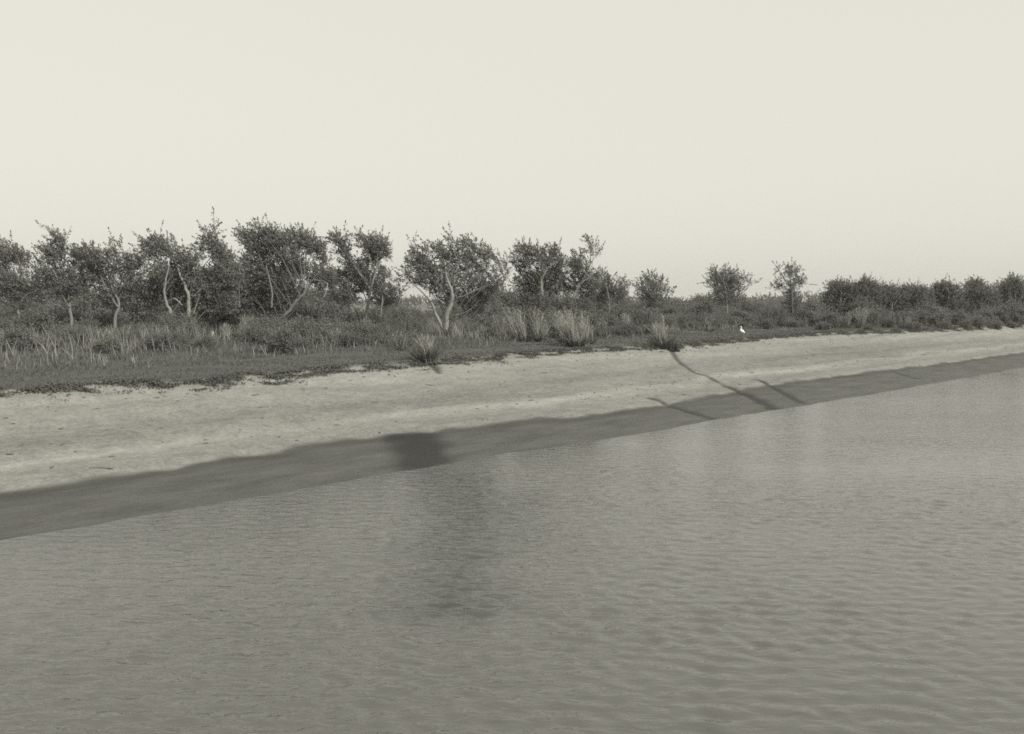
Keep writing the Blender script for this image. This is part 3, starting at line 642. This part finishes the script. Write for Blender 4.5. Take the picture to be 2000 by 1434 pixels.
# ------------------------------------------------------------------ thin haze over the river plain
V = np.array([(x, y, z) for x in (-9500, 9500) for y in (-9500, 9500) for z in (-6, 13)], float)
hz = mesh_np('haze', V, [(0, 1, 3, 2), (4, 6, 7, 5), (0, 4, 5, 1), (2, 3, 7, 6), (0, 2, 6, 4), (1, 5, 7, 3)])
m, n, out = mat('haze'); pv = N(n, 'ShaderNodeVolumePrincipled'); pv.inputs['Color'].default_value = (.97, .965, .95, 1); pv.inputs['Density'].default_value = .00029
n.links.new(pv.outputs[0], out.inputs['Volume']); ho = link('haze', hz, m); ho['kind'] = 'stuff'; ho['label'] = 'thin pale haze over the water and the plain'; ho['category'] = 'haze'

# ------------------------------------------------------------------ bleached stump and white wading bird
p = gp(414, 668); t = thing('tree_stump', p, 'small bleached broken stump on the turf under the left trees', 'stump'); t.scale = (.8, .8, .8)
mb = MB(); mb.tube(curve([(-.03, 0, -.1), (-.02, 0, .18), (.03, .02, .42), (.10, .02, .66)], 10), np.linspace(.13, .055, 10) * (1 + .15 * rng.normal(size=10)), 8)
mb.build('trunk', M['bleached'], t, True)
mb = MB(); mb.tube(curve([(0, -.02, .12), (.12, -.05, .16), (.22, -.06, .07), (.28, -.06, -.05)], 8), np.linspace(.085, .03, 8), 7); mb.build('root', M['bleached'], t, True)
mb = MB(); mb.tube(curve([(-.02, 0, .12), (-.14, .02, .12), (-.22, 0, -.05)], 8), np.linspace(.075, .03, 8), 7); mb.build('root', M['bleached'], t, True)

def plain(name, v, rough=.6):
    m, n, out = mat(name); d = N(n, 'ShaderNodeBsdfPrincipled'); d.inputs['Roughness'].default_value = rough
    a = noise(n, 22, 3); n.links.new(ramp(n, a, [(.3, g(v * .85)), (.7, g(v))]), d.inputs['Base Color']); n.links.new(d.outputs[0], out.inputs[0]); return m
M['feather'] = plain('white_feather', .85); M['beak'] = plain('beak', .3); M['shank'] = plain('shank', .06)
p = gp(1449, 657); t = thing('white_bird', p, 'small white long-necked bird standing on the dark edge of the turf', 'bird')
def body(pts, rad, name, m, k=10): mb = MB(); mb.tube(curve(pts, 18), np.interp(np.linspace(0, 1, 18), np.linspace(0, 1, len(rad)), rad), k); return mb.build(name, m, t, True)
body([(.22, 0, .24), (.14, 0, .29), (.03, 0, .36), (-.06, 0, .42), (-.10, 0, .48), (-.06, 0, .55), (-.02, 0, .62), (-.06, 0, .68), (-.10, 0, .70), (-.135, 0, .69)], [.008, .06, .115, .10, .055, .033, .028, .036, .038, .012], 'body', M['feather'])
body([(-.13, 0, .693), (-.19, 0, .68), (-.24, 0, .665)], [.016, .010, .002], 'beak', M['beak'], 6)
for sy in (-.035, .035):
    body([(.03, sy, .30), (.045, sy, .17), (.03, sy, .0), (.03, sy, -.03)], [.016, .010, .010, .012], 'leg', M['shank'], 6)

# drift litter along the old water lines
n0 = 520; u = rng.uniform(4, 100, n0); T = np.where(rng.random(n0) < .22, .25 + rng.normal(size=n0) * .05, np.where(rng.random(n0) < .5, .9 + rng.normal(size=n0) * .07, rng.random(n0)))
s = sB(u) + T * (sV(u) - sB(u)); z = ground_z(u, s); x, y = xy(u, s); mb = MB()
for i in range(n0):
    a = rng.normal() * .6 + (math.pi / 2 - BA); l = rng.uniform(.03, .11) * (2.5 if rng.random() < .1 else 1); d_ = np.array((math.cos(a), math.sin(a), rng.normal() * .1)); c = np.array((x[i], y[i], z[i] + .008))
    mb.tube([c - d_ * l, c + rng.normal(size=3) * (.02, .02, .004), c + d_ * l], np.array((.008, .022, .006)) * rng.uniform(.6, 1.5), 5)
o = mb.build('drift_litter', M['twig'], None, True); o['kind'] = 'stuff'; o['label'] = 'scattered dark drift litter along the sand'; o['category'] = 'litter'
